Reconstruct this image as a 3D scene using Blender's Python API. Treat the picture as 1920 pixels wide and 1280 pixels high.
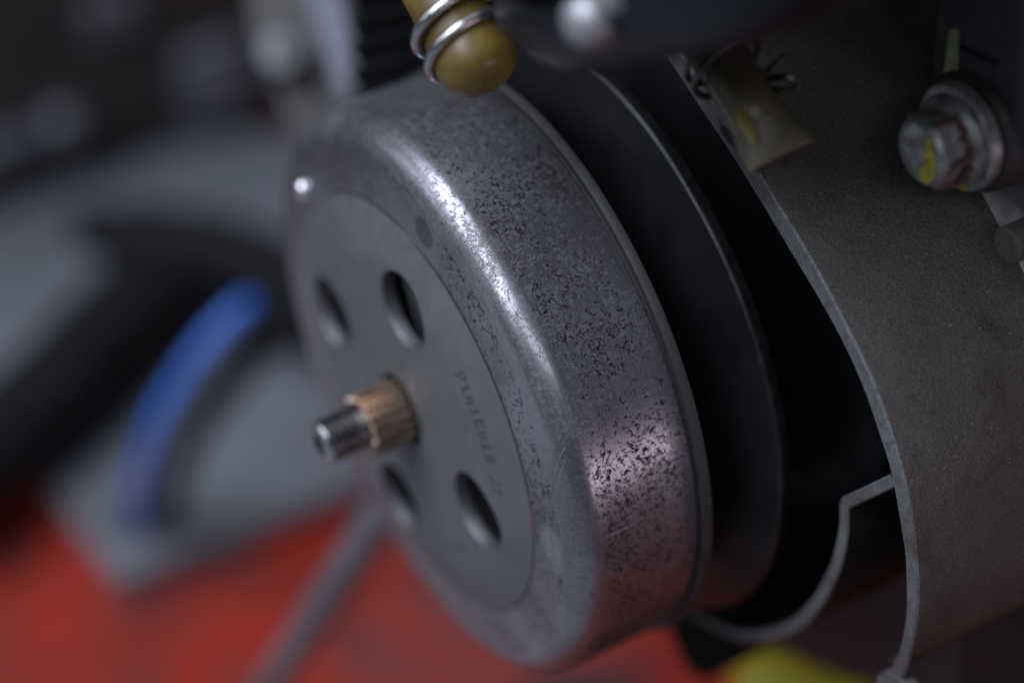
import bpy, bmesh, math, random
from mathutils import Vector, Matrix, noise
random.seed(7)
S = 0.001                                   # everything below is laid out in millimetres
scene = bpy.context.scene
for o in list(bpy.data.objects):
    bpy.data.objects.remove(o)

# ------------------------------------------------------------------ camera
YAW, PITCH = math.radians(58.345), math.radians(44.214)
FWD = Vector((-math.sin(YAW) * math.cos(PITCH), math.cos(YAW) * math.cos(PITCH), -math.sin(PITCH)))
RGT = Vector((math.cos(YAW), math.sin(YAW), 0))
UPV = RGT.cross(FWD)
CAM = -(RGT * -20.107 + UPV * -12.815 + FWD * 466.04)
FPX = 4248.06
cd = bpy.data.cameras.new('camera')
cam = bpy.data.objects.new('camera', cd)
scene.collection.objects.link(cam)
cam.matrix_world = Matrix((( RGT.x, UPV.x, -FWD.x, CAM.x * S), (RGT.y, UPV.y, -FWD.y, CAM.y * S),
                           (RGT.z, UPV.z, -FWD.z, CAM.z * S), (0, 0, 0, 1)))
cd.sensor_width = 36
cd.lens = 36 * FPX / 1920
cd.clip_start, cd.clip_end = 0.02, 50
cd.dof.use_dof = True
cd.dof.focus_distance = 0.413
cd.dof.aperture_fstop = 4.3
scene.camera = cam

# ------------------------------------------------------------------ light and exposure
world = bpy.data.worlds.new('World')
scene.world = world
world.use_nodes = True
bg = world.node_tree.nodes['Background']
bg.inputs['Color'].default_value = (0.62, 0.68, 0.85, 1)
bg.inputs['Strength'].default_value = 0.075

def area(name, loc, target, sx, sy, power, col):
    l = bpy.data.lights.new(name, 'AREA')
    l.shape = 'RECTANGLE'
    l.size, l.size_y = sx, sy
    l.energy, l.color = power, col
    o = bpy.data.objects.new(name, l)
    scene.collection.objects.link(o)
    o.location = loc
    d = Vector(target) - Vector(loc)
    o.rotation_euler = d.to_track_quat('-Z', 'Y').to_euler()
    return o

area('ceiling_light', (-0.40, -0.82, 1.75), (-0.05, 0, 0), 2.0, 0.95, 66, (0.82, 0.87, 1.0))
area('rear_ceiling_light', (-0.40, -1.75, 1.75), (-0.05, 0, 0), 2.0, 0.85, 40, (0.80, 0.86, 1.0))
area('far_ceiling_light', (1.45, -0.85, 1.75), (0.05, 0, 0), 1.5, 0.40, 9, (0.88, 0.92, 1.0))
area('face_fill_light', (-1.5, -1.9, 1.0), (0, 0, -0.1), 1.4, 0.9, 11, (0.80, 0.87, 1.0))  # added weak fill to lift the grey of the bell face
area('side_door_light', (1.9, 0.55, -0.05), (0.05, 0.02, 0.0), 0.8, 0.22, 5.0, (1.0, 0.80, 0.92))
scene.view_settings.view_transform = 'Standard'
scene.view_settings.look = 'None'
scene.view_settings.exposure = -0.42
scene.view_settings.gamma = 1
scene.cycles.use_denoising = True
scene.cycles.max_bounces = 8

# ------------------------------------------------------------------ helpers
def ray(px, py):
    return FWD + RGT * ((px - 960) / FPX) - UPV * ((py - 640) / FPX)
def on_y(px, py, y):
    d = ray(px, py); return CAM + d * ((y - CAM.y) / d.y)
def on_z(px, py, z):
    d = ray(px, py); return CAM + d * ((z - CAM.z) / d.z)
def on_x(px, py, x):
    d = ray(px, py); return CAM + d * ((x - CAM.x) / d.x)
def far(px, py, t):
    return CAM + ray(px, py) * t

class MB:
    def __init__(self):
        self.v, self.f = [], []
    def add(self, vs, fs):
        n = len(self.v)
        self.v += [tuple(p) for p in vs]
        self.f += [tuple(i + n for i in f) for f in fs]
        return self
    def rings(self, rings, closed=True, cap0=False, cap1=False):
        m = len(rings[0]); vs = [p for r in rings for p in r]; fs = []
        for i in range(len(rings) - 1):
            for j in range(m if closed else m - 1):
                k = (j + 1) % m
                fs.append((i * m + j, i * m + k, (i + 1) * m + k, (i + 1) * m + j))
        if cap0: fs.append(tuple(range(m))[::-1])
        if cap1: fs.append(tuple((len(rings) - 1) * m + j for j in range(m)))
        return self.add(vs, fs)
    def lathe(self, prof, n=96, c=(0, 0), rfun=None):
        """profile of (radius, y) turned round an axis parallel to Y through c=(x, z)"""
        rs = []
        for r, y in prof:
            rs.append([(c[0] + r * math.cos(a), y, c[1] + r * math.sin(a))
                       for a in (2 * math.pi * k / n for k in range(n))])
        return self.rings(rs)
    def tube(self, pts, rad, n=20, caps=True, flat=1.0):
        pts = [Vector(p) for p in pts]
        rads = rad if isinstance(rad, (list, tuple)) else [rad] * len(pts)
        t0 = (pts[1] - pts[0]).normalized()
        ref = Vector((0, 0, 1)) if abs(t0.z) < 0.9 else Vector((1, 0, 0))
        nrm = (ref - t0 * ref.dot(t0)).normalized()
        rs = []
        for i, p in enumerate(pts):
            t = (pts[min(i + 1, len(pts) - 1)] - pts[max(i - 1, 0)]).normalized()
            nrm = (nrm - t * nrm.dot(t)).normalized()
            b = t.cross(nrm)
            rs.append([p + nrm * (rads[i] * flat * math.cos(a)) + b * (rads[i] * math.sin(a))
                       for a in (2 * math.pi * k / n for k in range(n))])
        return self.rings(rs, True, caps, caps)
    def box(self, c, sx, sy, sz, rot=None):
        c = Vector(c); vs = []
        for x in (-1, 1):
            for y in (-1, 1):
                for z in (-1, 1):
                    p = Vector((x * sx / 2, y * sy / 2, z * sz / 2))
                    vs.append(c + (rot @ p if rot else p))
        return self.add(vs, [(0, 1, 3, 2), (4, 6, 7, 5), (0, 4, 5, 1), (2, 3, 7, 6), (0, 2, 6, 4), (1, 5, 7, 3)])
    def prism(self, poly, y0, y1):
        """polygon of (x, z) extruded along Y"""
        n = len(poly)
        vs = [(x, y0, z) for x, z in poly] + [(x, y1, z) for x, z in poly]
        fs = [tuple(range(n)), tuple(range(2 * n - 1, n - 1, -1))]
        fs += [(i, n + i, n + (i + 1) % n, (i + 1) % n) for i in range(n)]
        return self.add(vs, fs)
    def slab(self, poly3, off):
        """any flat polygon of 3-D points thickened by the vector off"""
        n = len(poly3); off = Vector(off)
        vs = [Vector(p) for p in poly3]; vs += [p + off for p in vs]
        fs = [tuple(range(n)), tuple(range(2 * n - 1, n - 1, -1))]
        fs += [(i, n + i, n + (i + 1) % n, (i + 1) % n) for i in range(n)]
        return self.add(vs, fs)

def spline(pts, n=8):
    """Catmull-Rom through the points"""
    P = [Vector(p) for p in pts]; P = [P[0] * 2 - P[1]] + P + [P[-1] * 2 - P[-2]]
    out = []
    for i in range(1, len(P) - 2):
        for k in range(n):
            t = k / n
            a, b, c, d = P[i - 1], P[i], P[i + 1], P[i + 2]
            out.append(0.5 * ((2 * b) + (c - a) * t + (2 * a - 5 * b + 4 * c - d) * t * t + (3 * b - a - 3 * c + d) * t ** 3))
    out.append(P[-2])
    return out

def resample(pts, n):
    P = [Vector(p) for p in pts]; L = [0]
    for i in range(1, len(P)): L.append(L[-1] + (P[i] - P[i - 1]).length)
    out = []; j = 0
    for k in range(n):
        s = L[-1] * k / (n - 1)
        while j < len(P) - 2 and L[j + 1] < s: j += 1
        u = (s - L[j]) / max(1e-9, L[j + 1] - L[j])
        out.append(P[j].lerp(P[j + 1], min(1, max(0, u))))
    return out

def build(name, mb, mat, parent=None, sharp=35, bevel=0, seg=3, smooth=True, sub=0):
    me = bpy.data.meshes.new(name)
    origin = Vector((0, 0, 0))
    me.from_pydata([(p[0] * S, p[1] * S, p[2] * S) for p in mb.v], [], mb.f)
    bm = bmesh.new(); bm.from_mesh(me)
    bmesh.ops.remove_doubles(bm, verts=bm.verts, dist=1e-7)
    bmesh.ops.recalc_face_normals(bm, faces=bm.faces)
    bm.to_mesh(me); bm.free()
    o = bpy.data.objects.new(name, me)
    scene.collection.objects.link(o)
    if mat: me.materials.append(mat)
    if smooth:
        for p in me.polygons: p.use_smooth = True
        me.set_sharp_from_angle(angle=math.radians(sharp))
    if bevel:
        b = o.modifiers.new('bevel', 'BEVEL'); b.width = bevel * S; b.segments = seg
        b.limit_method = 'ANGLE'; b.angle_limit = math.radians(30); b.harden_normals = False
    if sub:
        s = o.modifiers.new('sub', 'SUBSURF'); s.levels = s.render_levels = sub
    if parent: o.parent = parent
    return o

def tag(o, label, cat, group=None):
    o['label'] = label; o['category'] = cat
    if group: o['group'] = group
    return o

def thing(name, label, cat, group=None):
    o = bpy.data.objects.new(name, None)
    scene.collection.objects.link(o)
    o.empty_display_size = 0.01
    return tag(o, label, cat, group)

# ------------------------------------------------------------------ materials
class Mat:
    def __init__(self, name):
        self.m = bpy.data.materials.new(name); self.m.use_nodes = True
        self.nt = self.m.node_tree; self.b = self.nt.nodes['Principled BSDF']
        self.co = self.nt.nodes.new('ShaderNodeTexCoord').outputs['Object']
    def n(self, t, **kw):
        x = self.nt.nodes.new(t)
        for k, v in kw.items(): setattr(x, k, v)
        return x
    def link(self, a, b): self.nt.links.new(a, b)
    def noise(self, scale, detail=3, rough=0.55, dist=0, stretch=None, rot=None):
        x = self.n('ShaderNodeTexNoise')
        x.inputs['Scale'].default_value = scale; x.inputs['Detail'].default_value = detail
        x.inputs['Roughness'].default_value = rough; x.inputs['Distortion'].default_value = dist
        src = self.co
        if stretch or rot:
            mp = self.n('ShaderNodeMapping')
            if stretch: mp.inputs['Scale'].default_value = stretch
            if rot: mp.inputs['Rotation'].default_value = rot
            self.link(src, mp.inputs['Vector']); src = mp.outputs['Vector']
        self.link(src, x.inputs['Vector'])
        return x.outputs['Fac']
    def ramp(self, src, lo, hi, a=0.0, b=1.0):
        x = self.n('ShaderNodeMapRange'); x.interpolation_type = 'SMOOTHSTEP'
        self.link(src, x.inputs['Value'])
        for k, v in (('From Min', lo), ('From Max', hi), ('To Min', a), ('To Max', b)): x.inputs[k].default_value = v
        return x.outputs['Result']
    def math(self, op, a, b):
        x = self.n('ShaderNodeMath', operation=op)
        for i, s in enumerate((a, b)):
            if isinstance(s, (int, float)): x.inputs[i].default_value = s
            else: self.link(s, x.inputs[i])
        return x.outputs[0]
    def mix(self, fac, a, b):
        x = self.n('ShaderNodeMix', data_type='RGBA')
        for i, s in ((0, fac), (6, a), (7, b)):
            if isinstance(s, (int, float)): x.inputs[i].default_value = s
            elif isinstance(s, tuple): x.inputs[i].default_value = (*s, 1)
            else: self.link(s, x.inputs[i])
        return x.outputs[2]
    def set(self, **kw):
        for k, v in kw.items():
            k = k.replace('_', ' ')
            i = self.b.inputs[k]
            if isinstance(v, (int, float)): i.default_value = v
            elif isinstance(v, tuple): i.default_value = (*v, 1) if len(v) == 3 else v
            else: self.link(v, i)
        return self
    def bump(self, h, strength=0.3, dist=0.0003):
        x = self.n('ShaderNodeBump'); x.inputs['Strength'].default_value = strength
        x.inputs['Distance'].default_value = dist
        self.link(h, x.inputs['Height']); self.link(x.outputs['Normal'], self.b.inputs['Normal'])
        return self
    def axis(self, k):
        x = self.n('ShaderNodeSeparateXYZ'); self.link(self.co, x.inputs[0]); return x.outputs[k]
    def spot(self, c, r0, r1):
        """1 inside a ball of radius r0 (mm) about c, 0 beyond r1"""
        x = self.n('ShaderNodeVectorMath', operation='DISTANCE'); self.link(self.co, x.inputs[0])
        x.inputs[1].default_value = tuple(q * S for q in c)
        return self.ramp(x.outputs['Value'], r0 * S, r1 * S, 1, 0)

def simple(name, col, rough=0.5, metal=0.0, var=0.15, vscale=120, bump=0.0, bscale=900, spec=0.5, coat=0.0):
    m = Mat(name)
    v = m.noise(vscale, 5, 0.6)
    lo = tuple(c * (1 - var) for c in col); hi = tuple(min(1, c * (1 + var)) for c in col)
    m.set(Base_Color=m.mix(m.ramp(v, .3, .7), lo, hi), Metallic=metal,
          Roughness=m.ramp(m.noise(vscale * 2.3, 4), .3, .7, max(0.03, rough - .07), min(1, rough + .07)))
    m.b.inputs['Specular IOR Level'].default_value = spec
    m.b.inputs['Coat Weight'].default_value = coat
    if bump: m.bump(m.noise(bscale, 4, .6), bump, 0.0003)
    return m.m

# bell: grey steel with dark scale flecks, patchy
def bell_material(name, fleck, ring=False):
    m = Mat(name)
    big = m.noise(48, 5, .65, .3)
    # soft mottling, thin branching flecks and a few larger blots
    mot = m.ramp(m.math('ADD', m.noise(900, 5, .66, .6), m.math('MULTIPLY', m.math('SUBTRACT', big, .5), .55)), .44, .62)
    w1 = m.noise(610, 4, .6, .6)
    worm = m.ramp(m.math('ABSOLUTE', m.math('SUBTRACT', w1, .5), 0), .014, .038, 1, 0)
    seg = m.ramp(m.math('ADD', m.noise(820, 2, .5), m.math('MULTIPLY', m.math('SUBTRACT', big, .5), .35)), .47, .56)
    worm = m.math('MULTIPLY', worm, seg)
    dots = m.ramp(m.math('ADD', m.noise(1080, 4, .62, .9), m.math('MULTIPLY', m.math('SUBTRACT', big, .5), .35)), .57, .64)
    mask = m.math('MULTIPLY', m.math('MINIMUM', m.math('ADD', m.math('MULTIPLY', mot, .58), m.math('ADD', m.math('MULTIPLY', worm, .9), m.math('MULTIPLY', dots, .85))), 1.0), fleck)
    mask = m.ramp(mask, .12, .84)
    if not ring: mask = m.math('MULTIPLY', mask, m.ramp(m.axis(1), .0042, .0078, .58, 1.0))     # fewer flecks along the shoulder, painting in its highlight streak
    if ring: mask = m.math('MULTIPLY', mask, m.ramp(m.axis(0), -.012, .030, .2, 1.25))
    blot = m.ramp(m.noise(32, 4, .6), .42, .66)
    base = m.mix(blot, (.28, .28, .315), (.18, .172, .188))
    lines = m.ramp(m.noise(60, 3, .6, 0, (.6, 40, .6)), .42, .66)
    base = m.mix(m.math('MULTIPLY', lines, .35), base, (.13, .128, .14))
    base = m.mix(m.ramp(m.noise(2300, 2), .35, .7, 0, .3), base, (.40, .40, .43))
    rust = m.ramp(m.noise(120, 3), .62, .72, 0, .5)
    dark = m.mix(rust, (.014, .012, .013), (.034, .020, .015))
    col = m.mix(mask, base, dark)
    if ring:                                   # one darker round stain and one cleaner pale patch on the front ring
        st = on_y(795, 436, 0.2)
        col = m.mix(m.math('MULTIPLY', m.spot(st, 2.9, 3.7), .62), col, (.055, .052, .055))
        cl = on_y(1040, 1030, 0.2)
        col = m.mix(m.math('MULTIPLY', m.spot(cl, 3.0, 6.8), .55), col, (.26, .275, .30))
    scr = m.ramp(m.noise(420, 1, .3, 0, (9, .25, .25), (.2, .5, .95)), .70, .725)
    scr = m.math('MULTIPLY', scr, m.ramp(m.noise(60, 2), .5, .62))
    col = m.mix(m.math('MULTIPLY', scr, .22), col, (.75, .76, .82))
    col = m.mix(m.ramp(m.noise(45, 5, .65), .52, .75, 0, .35), col, (.085, .062, .055))
    m.set(Base_Color=col, Metallic=m.math('SUBTRACT', .84, m.math('MULTIPLY', mask, .8)),
          Roughness=m.math('ADD', .24, m.math('ADD', m.math('MULTIPLY', mask, .30), m.math('MULTIPLY', m.noise(500, 3), .10))))
    m.link(m.ramp(mask, 0, 1, .5, .12), m.b.inputs['Specular IOR Level'])
    m.bump(m.math('SUBTRACT', m.math('MULTIPLY', m.noise(1500, 3), .35), m.math('MULTIPLY', mask, .4)), .22, .00012)
    return m.m

BELL = bell_material('speckled_steel', .92, False)
BELLRING = bell_material('speckled_steel_ring', .75, True)
def plate_mat():
    m = Mat('satin_steel')
    big = m.ramp(m.noise(26, 4, .6), .35, .7)
    col = m.mix(big, (.115, .121, .13), (.148, .152, .157))
    col = m.mix(m.ramp(m.noise(900, 3), .60, .72, 0, .25), col, (.15, .15, .16))
    # a violet heat or marker streak below the lower hole
    a = on_y(862, 1026, -3); ax = on_y(835, 1030, -3); bx = on_y(893, 1018, -3)
    streak = m.math('MAXIMUM', m.spot(a, 1.2, 2.6), m.math('MAXIMUM', m.spot(ax, .7, 2.0), m.spot(bx, .6, 1.9)))
    col = m.mix(m.math('MULTIPLY', streak, .7), col, (.075, .06, .13))
    col = m.mix(m.ramp(m.noise(55, 5, .7, .4), .55, .75, 0, .4), col, (.09, .083, .083))
    m.set(Base_Color=col, Metallic=.5, Roughness=m.ramp(m.noise(300, 3), .3, .7, .50, .64))
    m.bump(m.noise(1800, 2), .10, .0001)
    return m.m
PLATE = plate_mat()
STEEL = simple('machined_steel', (.50, .50, .53), .25, .95, .12, 300, .08, 2000)
LIP = simple('turned_steel', (.024, .024, .025), .6, .2, .12, 200, .05, 2500)
COPPER = simple('bronze_tinted_steel', (.37, .27, .205), .22, .97, .06, 60)
THREAD = simple('thread_steel', (.22, .215, .215), .24, .95, .2, 400, .05, 2000)
PULLEY = simple('dark_oiled_steel', (.007, .007, .008), .42, .15, .25, 60, .1, 1200, .14)
EDGE = simple('highlight_pulley_edge', (.034, .034, .036), .42, .8, .3, 300, .1, 1500)  # highlight along the pulley edge put into a paler metal colour
BORE = simple('bright_bore', (.16, .16, .175), .55, .95, .12, 300)
BLACK = simple('black_plastic', (.012, .012, .013), .42, 0, .25, 120, .12, 1800)
GLOSSBLACK = simple('glossy_black_paint', (.008, .009, .012), .38, 0, .2, 60, .06, 300, .14)
RUBBER = simple('black_rubber', (.014, .014, .015), .62, 0, .3, 200, .25, 1500)
HOSERUB = simple('matt_black_rubber', (.007, .007, .008), .75, 0, .3, 60, .2, 500, .15)
INSIDE = simple('shaded_inside', (.010, .010, .010), .6, 0, .3, 150, .2, 900)  # near-black: shade of the enclosed recesses put into the colour
STAMP = simple('stamp_dots', (.04, .04, .045), .6, .4)
ZINC = simple('zinc_plated', (.27, .275, .27), .42, .7, .4, 260, .15, 1200)
GREYSTEEL = simple('clamp_wire', (.42, .42, .41), .26, .95, .15, 500)
CLAMPDARK = simple('dull_wire', (.10, .095, .09), .36, .85, .2, 400)

def cast(name, col, edge=False):
    m = Mat(name)
    g = m.noise(2600, 3, .7)
    sp = m.ramp(m.noise(1500, 2, .5, .2), .685, .72)
    dirt = m.ramp(m.noise(24, 5, .65), .38, .68)
    grit = m.ramp(g, .35, .68)
    c = m.mix(grit, tuple(q * .62 for q in col), tuple(q * 1.25 for q in col))
    c = m.mix(m.math('MULTIPLY', dirt, .65), c, (.046, .036, .029))
    c = m.mix(m.ramp(m.noise(75, 5, .7, .6), .54, .70, 0, .6), c, (.038, .029, .023))
    pit = m.ramp(m.noise(700, 4, .6, .4), .64, .70)
    c = m.mix(m.math('MULTIPLY', pit, .6), c, (.03, .028, .026))
    c = m.mix(m.math('MULTIPLY', sp, .25), c, (.45, .44, .42))
    if edge:
        st = m.ramp(m.noise(420, 4, .65, .8), .56, .62)
        c = m.mix(m.math('MULTIPLY', st, .5), c, (.05, .05, .045))
    m.set(Base_Color=c, Metallic=.35, Roughness=.62)
    m.b.inputs['Specular IOR Level'].default_value = .35
    m.bump(m.math('ADD', g, m.math('MULTIPLY', m.noise(900, 3), .9)), .75, .0003)
    return m.m
CAST = cast('sand_cast_aluminium', (.102, .095, .089))
CASTFACE = cast('machined_gasket_face', (.185, .19, .20), True)
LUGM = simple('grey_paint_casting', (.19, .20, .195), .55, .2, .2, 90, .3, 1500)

STEPM = simple('highlight_step_casting', (.19, .19, .188), .5, .3, .35, 120, .4, 1500)  # paler than the wall casting, to paint in the ridge highlight
def amber():
    m = Mat('amber_rubber')
    c = m.mix(m.ramp(m.noise(90, 4), .35, .65), (.24, .165, .028), (.14, .088, .026))
    c = m.mix(m.ramp(m.noise(700, 4), .58, .75, 0, .45), c, (.28, .26, .20))
    m.set(Base_Color=c, Roughness=m.ramp(m.noise(300, 4), .3, .7, .30, .48))
    m.b.inputs['Subsurface Weight'].default_value = .35
    m.b.inputs['Subsurface Radius'].default_value = (.004, .002, .0005)
    m.b.inputs['Transmission Weight'].default_value = .45
    m.b.inputs['IOR'].default_value = 1.42
    m.bump(m.noise(600, 3), .12, .0003)
    return m.m
AMBER = amber()
def cleartube():
    m = Mat('yellowed_clear_plastic')
    c = m.mix(m.ramp(m.noise(120, 4), .35, .65), (.115, .10, .055), (.10, .085, .062))
    m.set(Base_Color=c, Roughness=.34)
    m.b.inputs['Transmission Weight'].default_value = .25
    m.b.inputs['IOR'].default_value = 1.45
    m.bump(m.noise(500, 3), .12, .0003)
    return m.m
CLEAR = cleartube()
YELLOWPAINT = simple('yellow_paint_mark', (.36, .34, .03), .55, 0, .5, 900, .3, 1500)
GREENPAINT = simple('green_paint_mark', (.20, .23, .10), .55, 0, .3, 700, .3, 1500)
THREADLOCK = simple('dried_red_sealant', (.05, .016, .014), .5, 0, .3, 600, .4, 1200)
BLUEINK = simple('blue_ink', (.010, .012, .030), .5, 0, .3, 600)

def floor_mat():
    m = Mat('worn_red_paint')
    c = m.mix(m.ramp(m.noise(14, 5, .6), .35, .7), (.27, .017, .006), (.16, .012, .007))
    c = m.mix(m.math('MULTIPLY', m.ramp(m.noise(30, 5, .65, .4), .47, .64), .8), c, (.075, .022, .022))
    c = m.mix(m.math('MULTIPLY', m.ramp(m.noise(5, 3), .55, .8), .35), c, (.27, .08, .07))
    m.set(Base_Color=c, Roughness=.6)
    m.b.inputs['Specular IOR Level'].default_value = .25
    m.bump(m.noise(200, 4), .3, .001)
    return m.m
FLOOR = floor_mat()
GREY = simple('pale_grey_metal', (.13, .138, .163), .5, .1, .12, 14, .1, 300)
GREYROD = simple('grey_rod_steel', (.14, .14, .165), .42, .4, .15, 40)
BLUE = simple('blue_plastic', (.03, .13, .50), .4, 0, .15, 60)
DARKBODY = simple('dark_machine_paint', (.030, .027, .025), .6, 0, .35, 14)
YELLOW = simple('yellow_plastic', (.30, .26, .006), .4, 0, .12, 40)
PALEBOLT = simple('pale_bolt_steel', (.085, .09, .10), .45, .3, .12, 80)

# ================================================================== SETTING
Z0 = -330
fl = MB().add([(-4000, -4000, Z0 - 60), (4000, -4000, Z0 - 60), (4000, 4000, Z0 - 60), (-4000, 4000, Z0 - 60)], [(0, 1, 2, 3)])
floor = build('floor', fl, simple('grey_concrete', (.20, .21, .23), .8, 0, .25, 6, .3, 80), smooth=False); floor['kind'] = 'structure'
table = tag(build('lift_table', MB().box((-200, 320, Z0 - 28), 2400, 820, 56), FLOOR, bevel=6), 'worn red painted lift table under the machine', 'table')

# ================================================================== CLUTCH BELL
bell = thing('clutch_bell', 'speckled grey steel clutch bell with four round holes, in the middle of the picture', 'clutch bell')
# drum: groove, front ring, rounded corner, skirt
prof = [(46.02, .7), (46.1, .6), (46.2, .35), (46.35, .12), (46.7, 0.02), (48, 0.0), (51, 0.1), (53.6, 0.2), (56.1, 0.29)]
CR = 6.3
for k in range(1, 13):
    a = math.radians(90 * k / 12)
    prof.append((62.5 - CR + CR * math.sin(a), 0.3 + CR - CR * math.cos(a)))
prof += [(62.5, 10), (62.5, 16), (62.5, 22), (62.5, 26.6), (62.35, 27.0), (62.0, 27.15), (61.9, 27.5)]
ringp = [p for p in prof if p[0] < 56.15 and p[1] < 1.5]
build('front_ring', MB().lathe([(44.5, 3.2)] + ringp, 200), BELLRING, bell, sharp=60)
build('drum', MB().lathe([prof[len(ringp) - 1]] + prof[len(ringp):] + [(61.9, 29.3), (60.2, 29.6), (58.6, 29.4), (58.6, 6), (50, 4)], 220), BELL, bell, sharp=50)
lip = [(61.9, 27.4), (62.0, 27.75), (63.45, 27.8), (63.6, 27.95), (63.78, 29.6), (63.6, 29.8), (60.6, 29.8)]
build('rear_lip', MB().lathe(lip, 200), LIP, bell, sharp=40)
# domed face plate with four holes, grid in polar coordinates cut by rings round each hole
def face_y(r):
    if r < 33: return -3.0
    u = min(1, (r - 33) / (46.0 - 33))
    return -3.0 + 3.06 * (u * u * (1.6 - .6 * u))
HOLES = [(29.6, 85.5), (29.8, -5.5), (30.0, 174.5), (30.2, 264.5)]
HR = 8.3
holes = [(r * math.cos(math.radians(a)), r * math.sin(math.radians(a))) for r, a in HOLES]
cu = bpy.data.curves.new('face_outline', 'CURVE'); cu.dimensions = '2D'; cu.fill_mode = 'BOTH'
def circle_spline(cx, cy, r, n):
    sp = cu.splines.new('POLY'); sp.points.add(n - 1); sp.use_cyclic_u = True
    for i in range(n):
        a = 2 * math.pi * i / n
        sp.points[i].co = ((cx + r * math.cos(a)) * S, (cy + r * math.sin(a)) * S, 0, 1)
circle_spline(0, 0, 46.0, 160)
circle_spline(0, 0, 8.1, 48)
for hx, hz in holes: circle_spline(hx, hz, HR + .35, 64)
cu.extrude = 0
co = bpy.data.objects.new('face_outline', cu); scene.collection.objects.link(co)
me2 = bpy.data.meshes.new_from_object(co.evaluated_get(bpy.context.evaluated_depsgraph_get()))
bpy.data.objects.remove(co); bpy.data.curves.remove(cu)
bm = bmesh.new(); bm.from_mesh(me2); bpy.data.meshes.remove(me2)
bmesh.ops.remove_doubles(bm, verts=bm.verts, dist=1e-7)
for it in range(5):                            # refine the triangles so that the plate can curve
    es = [e for e in bm.edges if e.calc_length() > 3.2 * S]
    if es: bmesh.ops.subdivide_edges(bm, edges=es, cuts=1, use_grid_fill=False)
    bmesh.ops.triangulate(bm, faces=bm.faces)
bmesh.ops.beautify_fill(bm, faces=bm.faces, edges=bm.edges)
for v in bm.verts:
    x, z = v.co.x / S, v.co.y / S
    r = math.hypot(x, z)
    v.co = Vector((x * S, face_y(r) * S, z * S))
bmesh.ops.recalc_face_normals(bm, faces=bm.faces)
fm = bpy.data.meshes.new('face_plate'); bm.to_mesh(fm); bm.free()
if sum(p.normal.y for p in fm.polygons) > 0: fm.flip_normals()
fm.materials.append(PLATE)
for p in fm.polygons: p.use_smooth = True
fo = bpy.data.objects.new('face_plate', fm); scene.collection.objects.link(fo); fo.parent = bell
for hx, hz in holes:                           # bevelled bright bores
    m_ = MB()
    rs = []
    for dr, dy in ((.35, 0), (.12, .1), (0, .4), (0, 2.9), (.2, 3.0)):
        ring = []
        for k in range(64):
            a = 2 * math.pi * k / 64
            x, z = hx + (HR + dr) * math.cos(a), hz + (HR + dr) * math.sin(a)
            ring.append((x, face_y(math.hypot(x, z)) + dy, z))
        rs.append(ring)
    build('hole_bore', m_.rings(rs), BORE, bell, sharp=50)
build('hub_gap', MB().lathe([(8.1, -3.0), (8.05, -2.7), (7.9, .5), (6.0, .6)], 48), INSIDE, bell)
# dot-peened number
FONT = {'P': '111 101 111 100 100', '1': '010 110 010 010 111', 'A': '010 101 111 101 101', 'G': '111 100 101 101 111',
        '9': '111 101 111 001 111', 'J': '001 001 001 101 111', '7': '111 001 010 010 010', ' ': '000 000 000 000 000'}
m_ = MB()
start = on_y(874, 690, -2.0); end = on_y(926, 858, -2.0)
RT = 37.6
a0 = math.atan2(start.z, start.x)
a1 = math.radians(12)
text = 'P1A1GA19 J7'
for i, ch in enumerate(text):
    rows = FONT[ch].split()
    for ry, row in enumerate(rows):
        for cx, bit in enumerate(row):
            if bit == '1':
                for sub in range(1):
                    a = a0 + (a1 - a0) * (i + cx * .25 + .1) / len(text)
                    r = RT + (4 - ry) * .62 - 1.2
                    c = (r * math.cos(a), r * math.sin(a))
                    y = face_y(r) - .03
                    n = 7
                    vs = [(c[0] + .30 * math.cos(t), y - .0, c[1] + .30 * math.sin(t)) for t in (2 * math.pi * k / n for k in range(n))]
                    m_.add(vs, [tuple(range(n))])
build('stamped_number', m_, STAMP, bell, smooth=False)
# polished dome added to catch a bright glint on the far rim
nk = on_y(567, 357, -0.1)
pr = [(2.4 * math.cos(math.radians(a)), -1.7 * math.sin(math.radians(a))) for a in (-20, 0, 20, 40, 60, 75, 89)]
build('glint_bead', MB().lathe(pr, 24, (nk.x, nk.z)), simple('polished_bead', (.75, .75, .78), .16, .95), bell, sharp=80)

# ================================================================== OUTPUT SHAFT
shaft = thing('output_shaft', 'bronze tinted splined shaft with a threaded tip sticking out of the bell', 'shaft')
NT = 22
rs = []
for y, sc in ((0, 1), (-12.1, 1), (-12.6, .93)):
    ring = []
    for k in range(NT * 6):
        a = 2 * math.pi * k / (NT * 6)
        ph = k % 6
        r = (6.75, 6.95, 6.95, 6.75, 6.15, 6.15)[ph] * sc
        ring.append((r * math.cos(a), y, r * math.sin(a)))
    rs.append(ring)
build('spline', MB().rings(rs, True, False, True), COPPER, shaft, sharp=25)
pr = [(6.0, -12.4), (5.1, -12.7), (4.25, -12.9), (4.25, -14.0)]
y = -14.0
while y > -20.2:
    pr += [(4.98, y - .5), (4.98, y - .62), (4.05, y - 1.15), (4.05, y - 1.25)]
    y -= 1.5
pr += [(4.6, -21.2)]
build('tip_chamfer', MB().lathe([(4.6, -21.2), (4.4, -21.5), (3.7, -22.0), (3.2, -22.15), (2.6, -22.1)], 48), STEEL, shaft, sharp=40)
build('threaded_end', MB().lathe(pr, 64), THREAD, shaft, sharp=25)
build('centre_hole', MB().lathe([(2.6, -22.1), (2.4, -22.0), (1.9, -19.5), (.05, -18.6)], 32), PULLEY, shaft, sharp=30)

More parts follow.
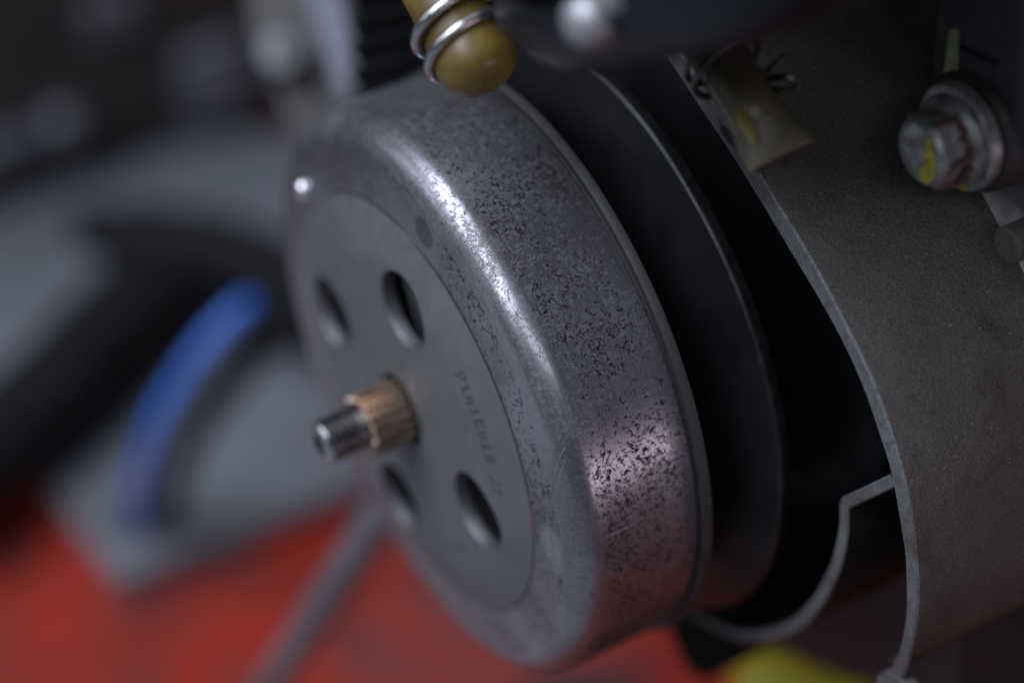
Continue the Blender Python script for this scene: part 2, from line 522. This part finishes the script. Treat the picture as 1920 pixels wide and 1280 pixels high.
# ================================================================== DRIVEN PULLEY
pul = thing('driven_pulley', 'dark oily pulley wheel with a painted bright edge highlight behind the clutch bell', 'pulley')
build('sheave', MB().lathe([(20, 33), (44, 33.5), (50, 35.0), (56, 38.5), (61, 41.6), (64.4, 43.9), (65.1, 44.3)], 180), PULLEY, pul, sharp=60)
build('rim_edge', MB().lathe([(65.1, 44.3), (65.45, 44.6), (65.55, 44.95), (65.5, 45.5), (65.3, 47.0), (63.0, 47.6), (40, 53), (20, 56)], 180), EDGE, pul, sharp=60)
build('clutch_plate', MB().lathe([(10, 31.5), (55, 31.5), (57.0, 31.8), (57.3, 32.4), (57.0, 33.4), (45, 34)], 140), PULLEY, pul, sharp=40)
build('back_sheave', MB().lathe([(20, 66), (40, 66), (63, 72), (63.6, 72.8), (63, 74), (20, 76)], 140), PULLEY, pul, sharp=40)
build('hub', MB().lathe([(14, 30), (14, 84)], 48), PULLEY, pul)

# ================================================================== ENGINE CASING
casing = thing('engine_casing', 'rough grey cast aluminium engine casing with a curved gasket edge, at the right', 'engine casing')
YR = 50
I2 = [(-130, 116), (-70, 103), (-20, 88), (12.4, 76.6), (23.2, 72.3), (37.3, 66.9), (54.0, 58.9), (63.4, 54.4), (71.2, 49.7), (77.6, 44.3), (82.8, 38.2),
      (87.6, 31.7), (93.2, 19.6), (94.9, 14.9), (96.8, 6.6), (97.6, 1.5), (97.7, -7.0), (96.6, -15.0), (94.3, -22), (89, -33), (83, -43)]
O2 = [(-130, 121), (-70, 107.5), (-20, 92), (15.5, 80.4), (27.1, 75.9), (41.9, 69.7), (58.3, 62.0), (66.1, 57.4), (75.6, 51.0), (80.1, 47.2), (84.9, 41.9),
      (90.4, 34.3), (93.6, 28.3), (97.3, 18.7), (99.6, 9.5), (100.4, 2.0), (100.5, -5.5), (100.1, -13.0), (98.0, -23), (93, -35), (87, -45)]
NI = 120
I3 = resample(spline([(x, 0, z) for x, z in I2], 8), NI)
O3 = resample(spline([(x, 0, z) for x, z in O2], 8), NI)
def normals(P):
    out = []
    for i in range(len(P)):
        t = P[min(i + 1, len(P) - 1)] - P[max(i - 1, 0)]
        out.append(Vector((-t.z, 0, t.x)).normalized() * (1 if Vector((-t.z, 0, t.x)).dot(P[i]) > 0 else -1))
    return out
ON = normals(O3); IN = normals(I3)
W2 = O2[:16] + [(100.3, -5.0), (99.2, -10.0), (97.0, -13.6), (94.5, -15.5)]
W3 = resample(spline([(x, 0, z) for x, z in W2], 8), NI); WN = normals(W3)
rows = []
for y, d in ((YR + .5, 0), (YR + 1.5, .25), (60, .7), (70, 1.1), (79, 1.4), (87.5, 1.7)):
    rows.append([(p.x + n.x * d, y, p.z + n.z * d) for p, n in zip(W3, WN)])
build('outer_wall', MB().rings(rows, closed=False), CAST, casing, sharp=60)
def step_rows(ids):
    out = []
    for y, d in ((87.5, 1.7), (88.2, 2.1), (89.0, 3.2), (90.0, 4.4), (91.2, 5.3), (93, 5.8), (97, 6.0), (130, 7.0)):
        row = []
        for k in ids:
            p, n = W3[k], WN[k]
            u = min(1, max(0, (p.x - 50) / 10)); u = u * u * (3 - 2 * u)
            dd = 1.7 + (d - 1.7) * (.12 + .88 * u)
            row.append((p.x + n.x * dd, y, p.z + n.z * dd))
        out.append(row)
    return out
cut = next(k for k in range(NI) if W3[k].x > 55)
build('wall_rear', MB().rings(step_rows(range(0, cut + 1)), closed=False), CAST, casing, sharp=60)
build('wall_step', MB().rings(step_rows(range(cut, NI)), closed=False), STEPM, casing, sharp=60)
rows = [[(p.x, YR + .5, p.z) for p in O3], [(p.x - n.x * .35, YR + .05, p.z - n.z * .35) for p, n in zip(O3, ON)],
        [(p.x + n.x * .3, YR, p.z + n.z * .3) for p, n in zip(I3, IN)], [(p.x, YR + .3, p.z) for p in I3]]
build('gasket_face', MB().rings(rows, closed=False), CASTFACE, casing, sharp=30)
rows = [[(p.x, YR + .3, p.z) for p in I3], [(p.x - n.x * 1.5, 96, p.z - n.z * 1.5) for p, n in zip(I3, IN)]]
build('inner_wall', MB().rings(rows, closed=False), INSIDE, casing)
# inner rib: straight top edge then the J-shaped curve
J2 = [(88.5, 30.6), (76.7, 12.9)]
JC = [(76.7, 12.9), (77.6, 5.1), (76.6, -6.9), (72.2, -23.1), (65.2, -37.4), (53.6, -52.0), (43.2, -59.8), (33.8, -64.7), (20, -70), (0, -74), (-40, -78)]
def rib(name, pts, w, y0, y1, n):
    P = resample(spline([(x, 0, z) for x, z in pts], 8) if len(pts) > 2 else [Vector((x, 0, z)) for x, z in pts], n)
    N = normals(P)
    prof_ = ((-w, y1), (-w, y0 + .3), (-w + .3, y0), (w - .3, y0), (w, y0 + .3), (w, y1))
    rows_ = [[(p.x + q.x * d, yy, p.z + q.z * d) for p, q in zip(P, N)] for d, yy in prof_]
    face = MB().rings(rows_[1:5], closed=False)
    r = build(name, face, CASTFACE, casing, sharp=30)
    sides = MB().rings(rows_[0:2], closed=False).rings(rows_[4:6], closed=False)
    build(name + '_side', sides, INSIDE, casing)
rib('top_rib', J2, 1.25, YR + .06, 96, 12)
rib('curved_rib', JC, 1.35, YR + .1, 96, 90)
# back plate closing the casing
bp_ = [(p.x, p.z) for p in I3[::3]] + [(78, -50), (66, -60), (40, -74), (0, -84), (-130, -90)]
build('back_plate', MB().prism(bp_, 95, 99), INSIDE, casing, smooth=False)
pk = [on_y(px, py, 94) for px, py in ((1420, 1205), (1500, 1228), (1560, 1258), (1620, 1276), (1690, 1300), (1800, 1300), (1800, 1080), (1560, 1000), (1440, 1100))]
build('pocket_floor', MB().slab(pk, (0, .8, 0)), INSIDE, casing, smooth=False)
# screw boss at the foot of the gasket face
bc = on_y(1686, 1322, YR)
build('screw_boss', MB().lathe([(2.65, YR - .02), (2.9, YR - .12), (6.9, YR - .12), (7.1, YR + .1), (7.1, YR + 2.4), (2.7, YR + 2.6)], 48, (bc.x, bc.z)), CASTFACE, casing, sharp=30)
build('screw_hole', MB().lathe([(2.6, YR - .1), (2.5, YR + 2.2), (.1, YR + 2.3)], 32, (bc.x, bc.z)), INSIDE, casing)
# round pin end and grey lug near the bolt
pc = on_y(1887, 462, 78)
build('round_pin', MB().lathe([(.05, 78), (3.1, 78), (3.5, 78.4), (3.6, 100)], 40, (pc.x, pc.z)), CAST, casing, sharp=40)

# ================================================================== BOLT, SLEEVE AND LUG
hb = far(1721, 289, 391)
bx_, by_, bz_ = hb.x, hb.y, hb.z
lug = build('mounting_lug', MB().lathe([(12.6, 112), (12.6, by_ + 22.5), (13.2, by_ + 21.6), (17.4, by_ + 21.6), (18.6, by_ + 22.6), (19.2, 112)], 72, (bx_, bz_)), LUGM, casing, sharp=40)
bolt = thing('flange_bolt', 'grey flanged hex bolt dabbed with yellow paint, upper right', 'bolt')
m_ = MB()
HF = 6.15 / math.cos(math.pi / 6)
rs = []
rot0 = math.radians(12)
def hexring(rad, y, roundness=0.0):
    ring = []
    for k in range(48):
        a = 2 * math.pi * k / 48 + rot0
        loc = (2 * math.pi * k / 48) % (math.pi / 3) - math.pi / 6
        rh = rad * math.cos(math.pi / 6) / math.cos(loc)
        rr = rh * (1 - roundness) + rad * .90 * roundness
        ring.append((bx_ + rr * math.cos(a), y, bz_ + rr * math.sin(a)))
    return ring
rs = [hexring(.4, by_ + .55, 1), hexring(2.6, by_ + .5, 1), hexring(3.2, by_ + .12, 1), hexring(5.4, by_, 1), hexring(6.4, by_ + .35, .8), hexring(HF, by_ + 1.2, .12), hexring(HF, by_ + 5.6, 0), hexring(HF + .2, by_ + 6.0, .2)]
build('hex_head', m_.rings(rs, True, True, False), ZINC, bolt, sharp=28)
build('flange', MB().lathe([(5.5, by_ + 5.2), (7.0, by_ + 5.7), (8.1, by_ + 6.9), (8.4, by_ + 7.3), (8.4, by_ + 7.9), (6, by_ + 7.9)], 64, (bx_, bz_)), ZINC, bolt, sharp=35)
build('washer', MB().lathe([(6, by_ + 8.0), (9.4, by_ + 8.0), (9.9, by_ + 8.4), (9.9, by_ + 10.3), (9.5, by_ + 10.7), (6, by_ + 10.7)], 64, (bx_, bz_)), ZINC, bolt, sharp=35)
build('bolt_shank', MB().lathe([(4, by_ + 5), (4, by_ + 40)], 24, (bx_, bz_)), ZINC, bolt)

def blob(name, mat, parent, centre, ang_pts, y, thick=.18):
    vs = [(centre[0] + r * math.cos(a), y, centre[1] + r * math.sin(a)) for r, a in ang_pts]
    n = len(vs); vs2 = [(centre[0] + r * .93 * math.cos(a), y - thick, centre[1] + r * .93 * math.sin(a)) for r, a in ang_pts]
    return vs, vs2
# yellow paint: a crescent on the right half of the head face, and a dab below the flange
m_ = MB(); top, bot = [], []
cr = []
pts_px = [(1740, 255), (1748, 262), (1752, 285), (1756, 310), (1750, 338), (1738, 345), (1726, 335), (1724, 318), (1736, 308), (1733, 292), (1737, 272)]
poly = [on_y(px, py, by_ - .06) for px, py in pts_px]
m_.slab(poly, (0, -.22, 0))
build('yellow_paint', m_, YELLOWPAINT, bolt, bevel=.1, seg=2)
dab = far(1790, 348, 398)
m_ = MB()
a = math.radians(-62)
pts = []
for k in range(6):
    aa = math.radians(-86 + k * 7)
    pts.append((bx_ + 9.3 * math.cos(aa), by_ + 7.75, bz_ + 9.3 * math.sin(aa)))
for k in range(5, -1, -1):
    aa = math.radians(-86 + k * 7)
    pts.append((bx_ + 7.6 * math.cos(aa), by_ + 7.5, bz_ + 7.6 * math.sin(aa)))
m_.slab(pts, (0, -.3, 0))
build('yellow_dab', m_, YELLOWPAINT, bolt)
# dried red sealant running round the root of the head
m_ = MB()
pts = []
for k in range(40):
    aa = math.radians(-120 + k * 5.0)
    rr = 7.0 + .35 * math.sin(k * 1.7)
    pts.append((bx_ + rr * math.cos(aa), by_ + 5.6 - .2 * math.sin(k), bz_ + rr * math.sin(aa)))
m_.tube(pts, [.35 + .5 * abs(math.sin(k * .9 + .4)) for k in range(40)], 8)
for ca in (12, 72, -48):                      # and along the corners
    aa = math.radians(ca)
    m_.tube([(bx_ + HF * 1.0 * math.cos(aa), by_ + yy, bz_ + HF * 1.0 * math.sin(aa)) for yy in (1.2, 2.6, 4.2, 5.6)], [.25, .45, .6, .8], 8)
build('red_sealant', m_, THREADLOCK, bolt)
for q, (px, py) in enumerate(((1700, 262), (1704, 272), (1697, 268))):   # worn stamping on the head
    c = on_y(px, py, by_ - .02)
    build('stamped_mark', MB().box(c, 1.1, .12, .45, Matrix.Rotation(.5 + q, 3, 'Y')), GREYSTEEL, bolt)

sleeve = thing('rubber_mount', 'black rubber mount behind the flange bolt with a faded green paint stroke', 'rubber mount')
build('bush', MB().lathe([(4, by_ + 10.8), (10.4, by_ + 10.8), (11.2, by_ + 11.6), (11.6, by_ + 15), (12.3, by_ + 20), (12.5, by_ + 34)], 64, (bx_, bz_)), RUBBER, sleeve, sharp=40)
arm = [(bx_ - 12.5, bz_ - 2), (bx_ - 9, bz_ - 9), (bx_, bz_ - 11.5), (bx_ + 9, bz_ - 8), (bx_ + 12, bz_), (bx_ + 9, bz_ + 26), (bx_ + 2, bz_ + 60), (bx_ - 26, bz_ + 60), (bx_ - 16, bz_ + 24)]
build('rubber_arm', MB().prism(arm, by_ + 12.2, by_ + 20), RUBBER, sleeve, bevel=2.2)
yA = by_ + 12.0
poly = [on_y(px, py, yA) for px, py in ((1782, 56), (1798, 54), (1797, 100), (1797, 140), (1803, 150), (1796, 155), (1783, 146), (1771, 138), (1776, 105))]
build('green_paint', MB().slab(poly, (0, -.25, 0)), GREENPAINT, sleeve, bevel=.1, seg=2)
poly = [on_y(px, py, yA) for px, py in ((1800, 86), (1868, 116), (1872, 121), (1800, 93))]
build('faint_ridge', MB().slab(poly, (0, -.5, 0)), GLOSSBLACK, sleeve, bevel=.1, seg=2)

# ================================================================== AMBER DRAIN PLUG
plug = thing('amber_plug', 'translucent amber rubber drain plug gripped by a shiny spring clamp above the bell', 'drain plug')
pA, pB = far(812, -30, 404), far(901, 128, 399)
axp = (pB - pA).normalized()
def frame(axis):
    ref = Vector((0, 1, 0)) if abs(axis.y) < .9 else Vector((1, 0, 0))
    e1 = (ref - axis * ref.dot(axis)).normalized()
    return e1, axis.cross(e1)
def turned(prof_, origin, axis, n=48):
    e1, e2 = frame(axis); rs_ = []
    for r, h in prof_:
        rs_.append([origin + axis * h + e1 * (r * math.cos(a)) + e2 * (r * math.sin(a)) for a in (2 * math.pi * k / n for k in range(n))])
    return MB().rings(rs_)
Lp = (pB - pA).length
pp = [(6.2, -22), (6.3, Lp - 15), (6.8, Lp - 9), (7.3, Lp - 5)]
for k in range(0, 11):
    a = math.radians(9 * k)
    pp.append((.2 + 7.3 * max(0, math.cos(a)) ** .72, Lp - 2.6 + 6.4 * math.sin(a) ** .9 if k else Lp - 2.6))
build('plug_body', turned(pp, pA, axp, 56), AMBER, plug, sharp=60)
nub = pA + axp * (Lp + 3.0) + frame(axp)[0] * .6
build('mould_mark', turned([(1.8, -.2), (1.7, .55), (1.1, .95), (.05, 1.0)], pA + axp * (Lp + 3.0), (axp + Vector((.25, -.18, .5))).normalized(), 20), AMBER, plug)
def coil(origin, axis, r, wire, h0, pitch, a0, a1, n=90):
    e1, e2 = frame(axis); pts_ = []
    for k in range(n + 1):
        a = a0 + (a1 - a0) * k / n
        pts_.append(origin + axis * (h0 + pitch * (a - a0) / (2 * math.pi)) + e1 * (r * math.cos(a)) + e2 * (r * math.sin(a)))
    return pts_
build('spring_clamp', MB().tube(coil(pA, axp, 8.0, 1.0, Lp - 12.0, 5.2, 0.2, 2 * math.pi * 2 + .1), 1.05, 14), GREYSTEEL, plug)

# ================================================================== YELLOWED BREATHER TUBE
tube = thing('breather_tube', 'yellowed clear plastic tube end with a dull wire clamp beside the casing edge', 'tube')
tA, tB, tC = far(1322, 60, 398), far(1400, 190, 392), far(1466, 296, 389)
axt = (tC - tB).normalized()
pts = spline([tA, tB.lerp(tA, .35), tB, tB.lerp(tC, .5), tC], 6)
rads = [5.2] * len(pts)
m_ = MB()
e1, e2 = frame(axt)
side = RGT - axt * RGT.dot(axt); side.normalize()
dep = axt.cross(side)
rs = []
N_ = len(pts)
for i, p in enumerate(pts):
    u = i / (N_ - 1)
    w = 5.0 + (1.1 * max(0, (u - .6) / .4))
    d = 5.0 - 3.4 * max(0, (u - .62) / .38)
    rs.append([p + side * (w * math.cos(a)) + dep * (d * math.sin(a)) for a in (2 * math.pi * k / 28 for k in range(28))])
build('tube_body', m_.rings(rs, True, True, True), CLEAR, tube, sharp=60, bevel=.3, seg=2)
rs2 = []
for i, p in enumerate(pts):
    u = i / (N_ - 1)
    if u < .70: continue
    w = 5.25 + (1.3 * (u - .6) / .4); d = 5.25 - 3.5 * max(0, (u - .62) / .38)
    rs2.append([p + side * (w * math.cos(a)) + dep * (d * math.sin(a)) for a in (2 * math.pi * k / 28 for k in range(28))])
build('flared_end', MB().rings(rs2, True, True, True), simple('cloudy_plastic', (.082, .074, .050), .5, 0, .3, 150, .2, 600), tube, sharp=60, bevel=.3, seg=2)
build('yellow_residue', MB().tube([far(1385, 205, 387.5), far(1400, 235, 386.0), far(1418, 268, 385.5)], [1.2, 1.5, .9], 12, flat=.6), simple('yellow_residue', (.15, .14, .03), .5), tube)
cA = tB.lerp(tA, .58)
axc = (tB - tA).normalized()
build('wire_clamp', MB().tube(coil(cA, axc, 6.6, .6, -2.2, 3.0, .4, 2 * math.pi * 2 - .2), .62, 10), CLAMPDARK, tube)
for (x0, y0, x1, y1) in ((1437, 135, 1474, 104), (1446, 168, 1490, 173)):
    build('clamp_tail', MB().tube([far(x0, y0, 391), far((x0 + x1) / 2, (y0 + y1) / 2, 389.5), far(x1, y1, 389)], .62, 10), CLAMPDARK, tube)
build('clamp_loop', MB().tube(spline([far(1440, 148, 392), far(1470, 145, 390), far(1494, 150, 390), (far(1497, 160, 391)), far(1490, 171, 391)], 5), .62, 10), CLAMPDARK, tube)
# blue ink smudge on the casing edge
poly = [on_y(px, py, YR - .03) for px, py in ((1350, 233), (1362, 240), (1388, 268), (1382, 280), (1368, 270), (1352, 248))]
build('ink_mark', MB().slab(poly, (0, -.05, 0)), BLUEINK, casing)

# ================================================================== BLACK BRACKET AND COVER ABOVE
brk = thing('black_bracket', 'glossy black curved bracket hanging over the top of the bell', 'bracket')
YB = 10
sil = [(955, -60), (966, 25), (992, 52), (1035, 90), (1090, 114), (1135, 124), (1190, 118), (1250, 106), (1330, 96), (1400, 84), (1470, 62), (1520, 20), (1540, -60)]
outer = [on_y(px, py + 6, YB + 6) for px, py in sil]
cen = on_y(1180, -10, YB + 6)
rs = []
for sc, dy in ((.05, -5), (.35, -4.6), (.62, -3.4), (.80, -1.8), (.91, .2), (.975, 3), (1.0, 6), (.99, 14), (.93, 26), (.9, 60)):
    rs.append([(cen.x + (p.x - cen.x) * sc, YB + dy, cen.z + (p.z - cen.z) * sc) for p in spline(outer, 5)])
build('bracket_body', MB().rings(rs, closed=False), GLOSSBLACK, brk, sharp=70, sub=1)
bc2 = on_y(1094, 40, YB - 7)
build('highlight_dome', turned([(4.4, -4), (4.4, .2), (4.0, 1.4), (3.2, 2.3), (2.0, 3.0), (.05, 3.3)], Vector((bc2.x, YB - 6.5, bc2.z)), Vector((.1, -1, .25)).normalized(), 36), simple('pale_highlight', (.30, .31, .33), .42, .6), brk, sharp=70)  # pale dome added in place of a lamp reflection on the bracket

cover = tag(build('body_cover', MB().box((-95, 165, 188), 320, 266, 140), BLACK, bevel=20, seg=5), 'black plastic body cover along the top right edge, in deep shade', 'body cover')

# ================================================================== BACKGROUND, OUT OF FOCUS
ZP = -316                                     # top of the grey step plate beside the machine
pl = [(232, 1078), (262, 1066), (420, 1002), (720, 880), (900, 800), (860, 200), (560, 240), (-200, 265), (-200, 640), (-60, 740), (82, 893), (195, 1050), (212, 1070)]
poly = [on_z(px, py, ZP) for px, py in pl]
plate = tag(build('step_plate', MB().slab(poly, (0, 0, -13.5)), GREY, bevel=3, seg=3), 'pale grey metal plate with a rounded corner, blurred at the left', 'plate')
q = on_z(236, 972, ZP)
cb = tag(build('corner_bolt', turned([(9.5, 0), (9.5, 3.5), (8.5, 4.6), (5.2, 4.8), (5.0, 7.0), (4.2, 7.8), (.05, 7.9)], Vector((q.x, q.y, ZP)), Vector((0, 0, 1)), 36), PALEBOLT), 'pale round bolt head near the corner of the grey plate', 'bolt')
def lying(pts_, z): return [on_z(px, py, z) for px, py in pts_]
hose = thing('rubber_hose', 'fat black rubber hose lying across the grey plate, far left', 'hose')
hp = lying([(-180, 940), (-40, 850), (90, 745), (190, 640), (280, 555), (380, 512), (480, 520), (600, 570), (760, 640)], ZP + 21)
build('hose_body', MB().tube(spline(hp, 12), [21 - 1.6 * (k % 4 == 0) for k in range(97)], 28), HOSERUB, hose, sharp=60)
hp2 = lying([(150, 425), (230, 442), (320, 455), (420, 470), (520, 515), (640, 580)], ZP + 40)
build('hose_branch', MB().tube(spline(hp2, 6), [9 + 6 * min(1, k / 9) for k in range(31)], 24), HOSERUB, hose, sharp=60)
def arched(pts_): return [on_z(px, py, ZP + h) for px, py, h in pts_]
bl = arched([(262, 985, 6), (262, 920, 30), (280, 835, 60), (325, 738, 85), (385, 650, 100), (435, 595, 108), (472, 566, 110)])
blue = tag(build('blue_cable', MB().tube(spline(bl, 6), 3.5, 24), BLUE), 'bright blue cable sheath curving over the grey plate', 'cable')
bk = arched([(312, 985, 7), (326, 905, 22), (365, 805, 50), (430, 712, 75), (505, 640, 90), (575, 600, 95), (670, 565, 100)])
tag(build('black_cable', MB().tube(spline(bk, 6), [4.6 + 2.5 * min(1, k / 30) for k in range(37)], 24), HOSERUB), 'thin black cable running alongside the blue cable', 'cable')
# grey rod leaning from the floor up behind the bell
r0, r1 = far(470, 1345, 735), far(735, 935, 600)
r1 = r0 + (r1 - r0) * 1.28
tag(build('grey_rod', MB().tube([r0, r0.lerp(r1, .5), r1, r1 + (r1 - r0).normalized() * 3], [5.6, 5.6, 5.6, 4.0], 28), GREYROD, sharp=50), 'slanting grey steel rod in front of the red floor', 'rod')
# dark machine block beyond the plate
XB = on_z(200, 318, ZP).x
block = thing('machine_block', 'dark blurred machine housing in the upper left corner', 'machine housing')
build('housing', MB().box((XB - 120, -150, Z0 + 115), 240, 900, 230), DARKBODY, block, bevel=12, seg=4)
def patch(px, py, w, h, d, mat, name):
    p = on_x(px, py, XB)
    build(name, MB().box((XB + d / 2 - 1, p.y, p.z), d, w, h), mat, block, bevel=4, seg=3)
patch(400, 140, 34, 40, 8, GREY, 'grey_panel')
patch(30, 262, 34, 16, 8, GREYROD, 'side_tab')
patch(205, 20, 26, 20, 8, GREYROD, 'upper_tab')
p = on_x(118, 232, XB)
build('boss', turned([(11, -2), (11, 5), (8, 9), (.05, 10)], p, Vector((1, 0, 0)), 28), GREYROD, block, sharp=50)
# brown-grey mounting plate with a pale bolt and a pale bar, nearer than the block
TM = 640
mnt = thing('mounting_bracket', 'dark brown grey bracket holding a pale bar, behind the top of the bell', 'bracket')
poly = [far(px, py, TM) for px, py in ((455, -120), (470, 60), (540, 235), (640, 330), (860, 300), (900, -120))]
build('bracket_plate', MB().slab(poly, FWD * 12), simple('brown_grey_paint', (.055, .050, .046), .55, 0, .2, 30), mnt, bevel=2)
ba, bb = far(575, -140, 612), far(672, 172, 606)
d = (bb - ba).normalized(); sd = (RGT - d * RGT.dot(d)).normalized(); nn = d.cross(sd)
w = 5.8
poly = [ba - sd * w, ba + sd * w, bb + sd * w * 1.25 - d * 3.0, bb - sd * w * .9 + d * 2]
build('pale_bar', MB().slab(poly, nn * (9 if nn.dot(FWD) > 0 else -9)), simple('pale_blue_grey_metal', (.13, .14, .18), .5, .1, .1, 40), mnt, bevel=1)
build('tie_bar', MB().tube([far(820, 280, 645), (-112, 97.5, -66)], 4, 12), BLACK, mnt)
pbolt = thing('pale_bolt', 'round pale bolt beside the pale bar at the top left', 'bolt')
bo = far(530, 100, 632)
bd = (-FWD + Vector((0, 0, .3))).normalized()
build('bolt_head', turned([(6.9, -8), (6.9, 2), (6.3, 3.0), (1.6, 3.4)], bo, bd, 36), PALEBOLT, pbolt, sharp=40)
build('bolt_socket', turned([(1.6, 3.4), (1.2, 1.0), (.05, .8)], bo, bd, 24), RUBBER, pbolt)
st = far(515, 10, 640)
# black cooling fins
fin = thing('cooling_fins', 'black ribbed cooling fins behind the bell and amber plug', 'cooling fins')
for k in range(7):
    p = far(790, -70 + k * 46, 560)
    rot = Matrix((RGT.lerp(UPV, .22).normalized(), FWD, RGT.lerp(UPV, .22).normalized().cross(FWD))).transposed()
    build('fin', MB().box(p, 36, 30, 2.2, rot), HOSERUB, fin, bevel=.6, seg=2)
p = far(790, 70, 582)
build('fin_block', MB().box((p.x + 6, 84, p.z), 30, 26, 40), BLACK, fin)
build('fin_core', MB().box(p, 34, 20, 52, rot), BLACK, fin)
# things low at the bottom edge
yp = [(1384, 2570), (1386, 1320), (1396, 1270), (1420, 1242), (1452, 1233), (1490, 1240), (1530, 1258), (1570, 1274), (1640, 1284), (1655, 1320), (1658, 2570)]
cont = thing('yellow_capped_container', 'yellow plastic top at the bottom edge, standing on an added unseen dark body', 'container')
yv = [far(px, min(py, 1345), 640) for px, py in yp]
build('yellow_top', MB().slab(yv, FWD * 34), YELLOW, cont, bevel=4, seg=3)
build('body', MB().slab([far(px, py, 642) for px, py in ((1390, 1346), (1652, 1346), (1652, 2570), (1390, 2570))], FWD * 30), HOSERUB, cont, bevel=3)  # unseen dark body, added to keep yellow out of the drum's reflection
bq = [on_z(px, py, Z0 + 10) for px, py in ((930, 1340), (985, 1272), (1060, 1250), (1130, 1252), (1210, 1330))]
tag(build('black_block', MB().slab(bq, (0, 0, -10)), RUBBER, bevel=2), 'black rubber pad on the floor under the bell', 'pad')
dk = [far(px, py, 540) for px, py in ((1245, 1120), (1262, 1200), (1290, 1262), (1325, 1280), (1400, 1240), (1470, 1200), (1480, 1120))]
tag(build('dark_foot', MB().slab(dk, FWD * 18), HOSERUB, bevel=3), 'dark foot hanging below the curved rib', 'foot')
# dark wheel hub behind the casing, bottom right
hubt = thing('wheel_hub', 'dark rubbery wheel hub behind the casing in the lower right corner', 'wheel hub')
build('hub_drum', MB().lathe([(60, 128), (104, 128), (110, 131), (112, 140), (112, 230), (60, 232)], 120, (0, -45)), RUBBER, hubt, sharp=40)
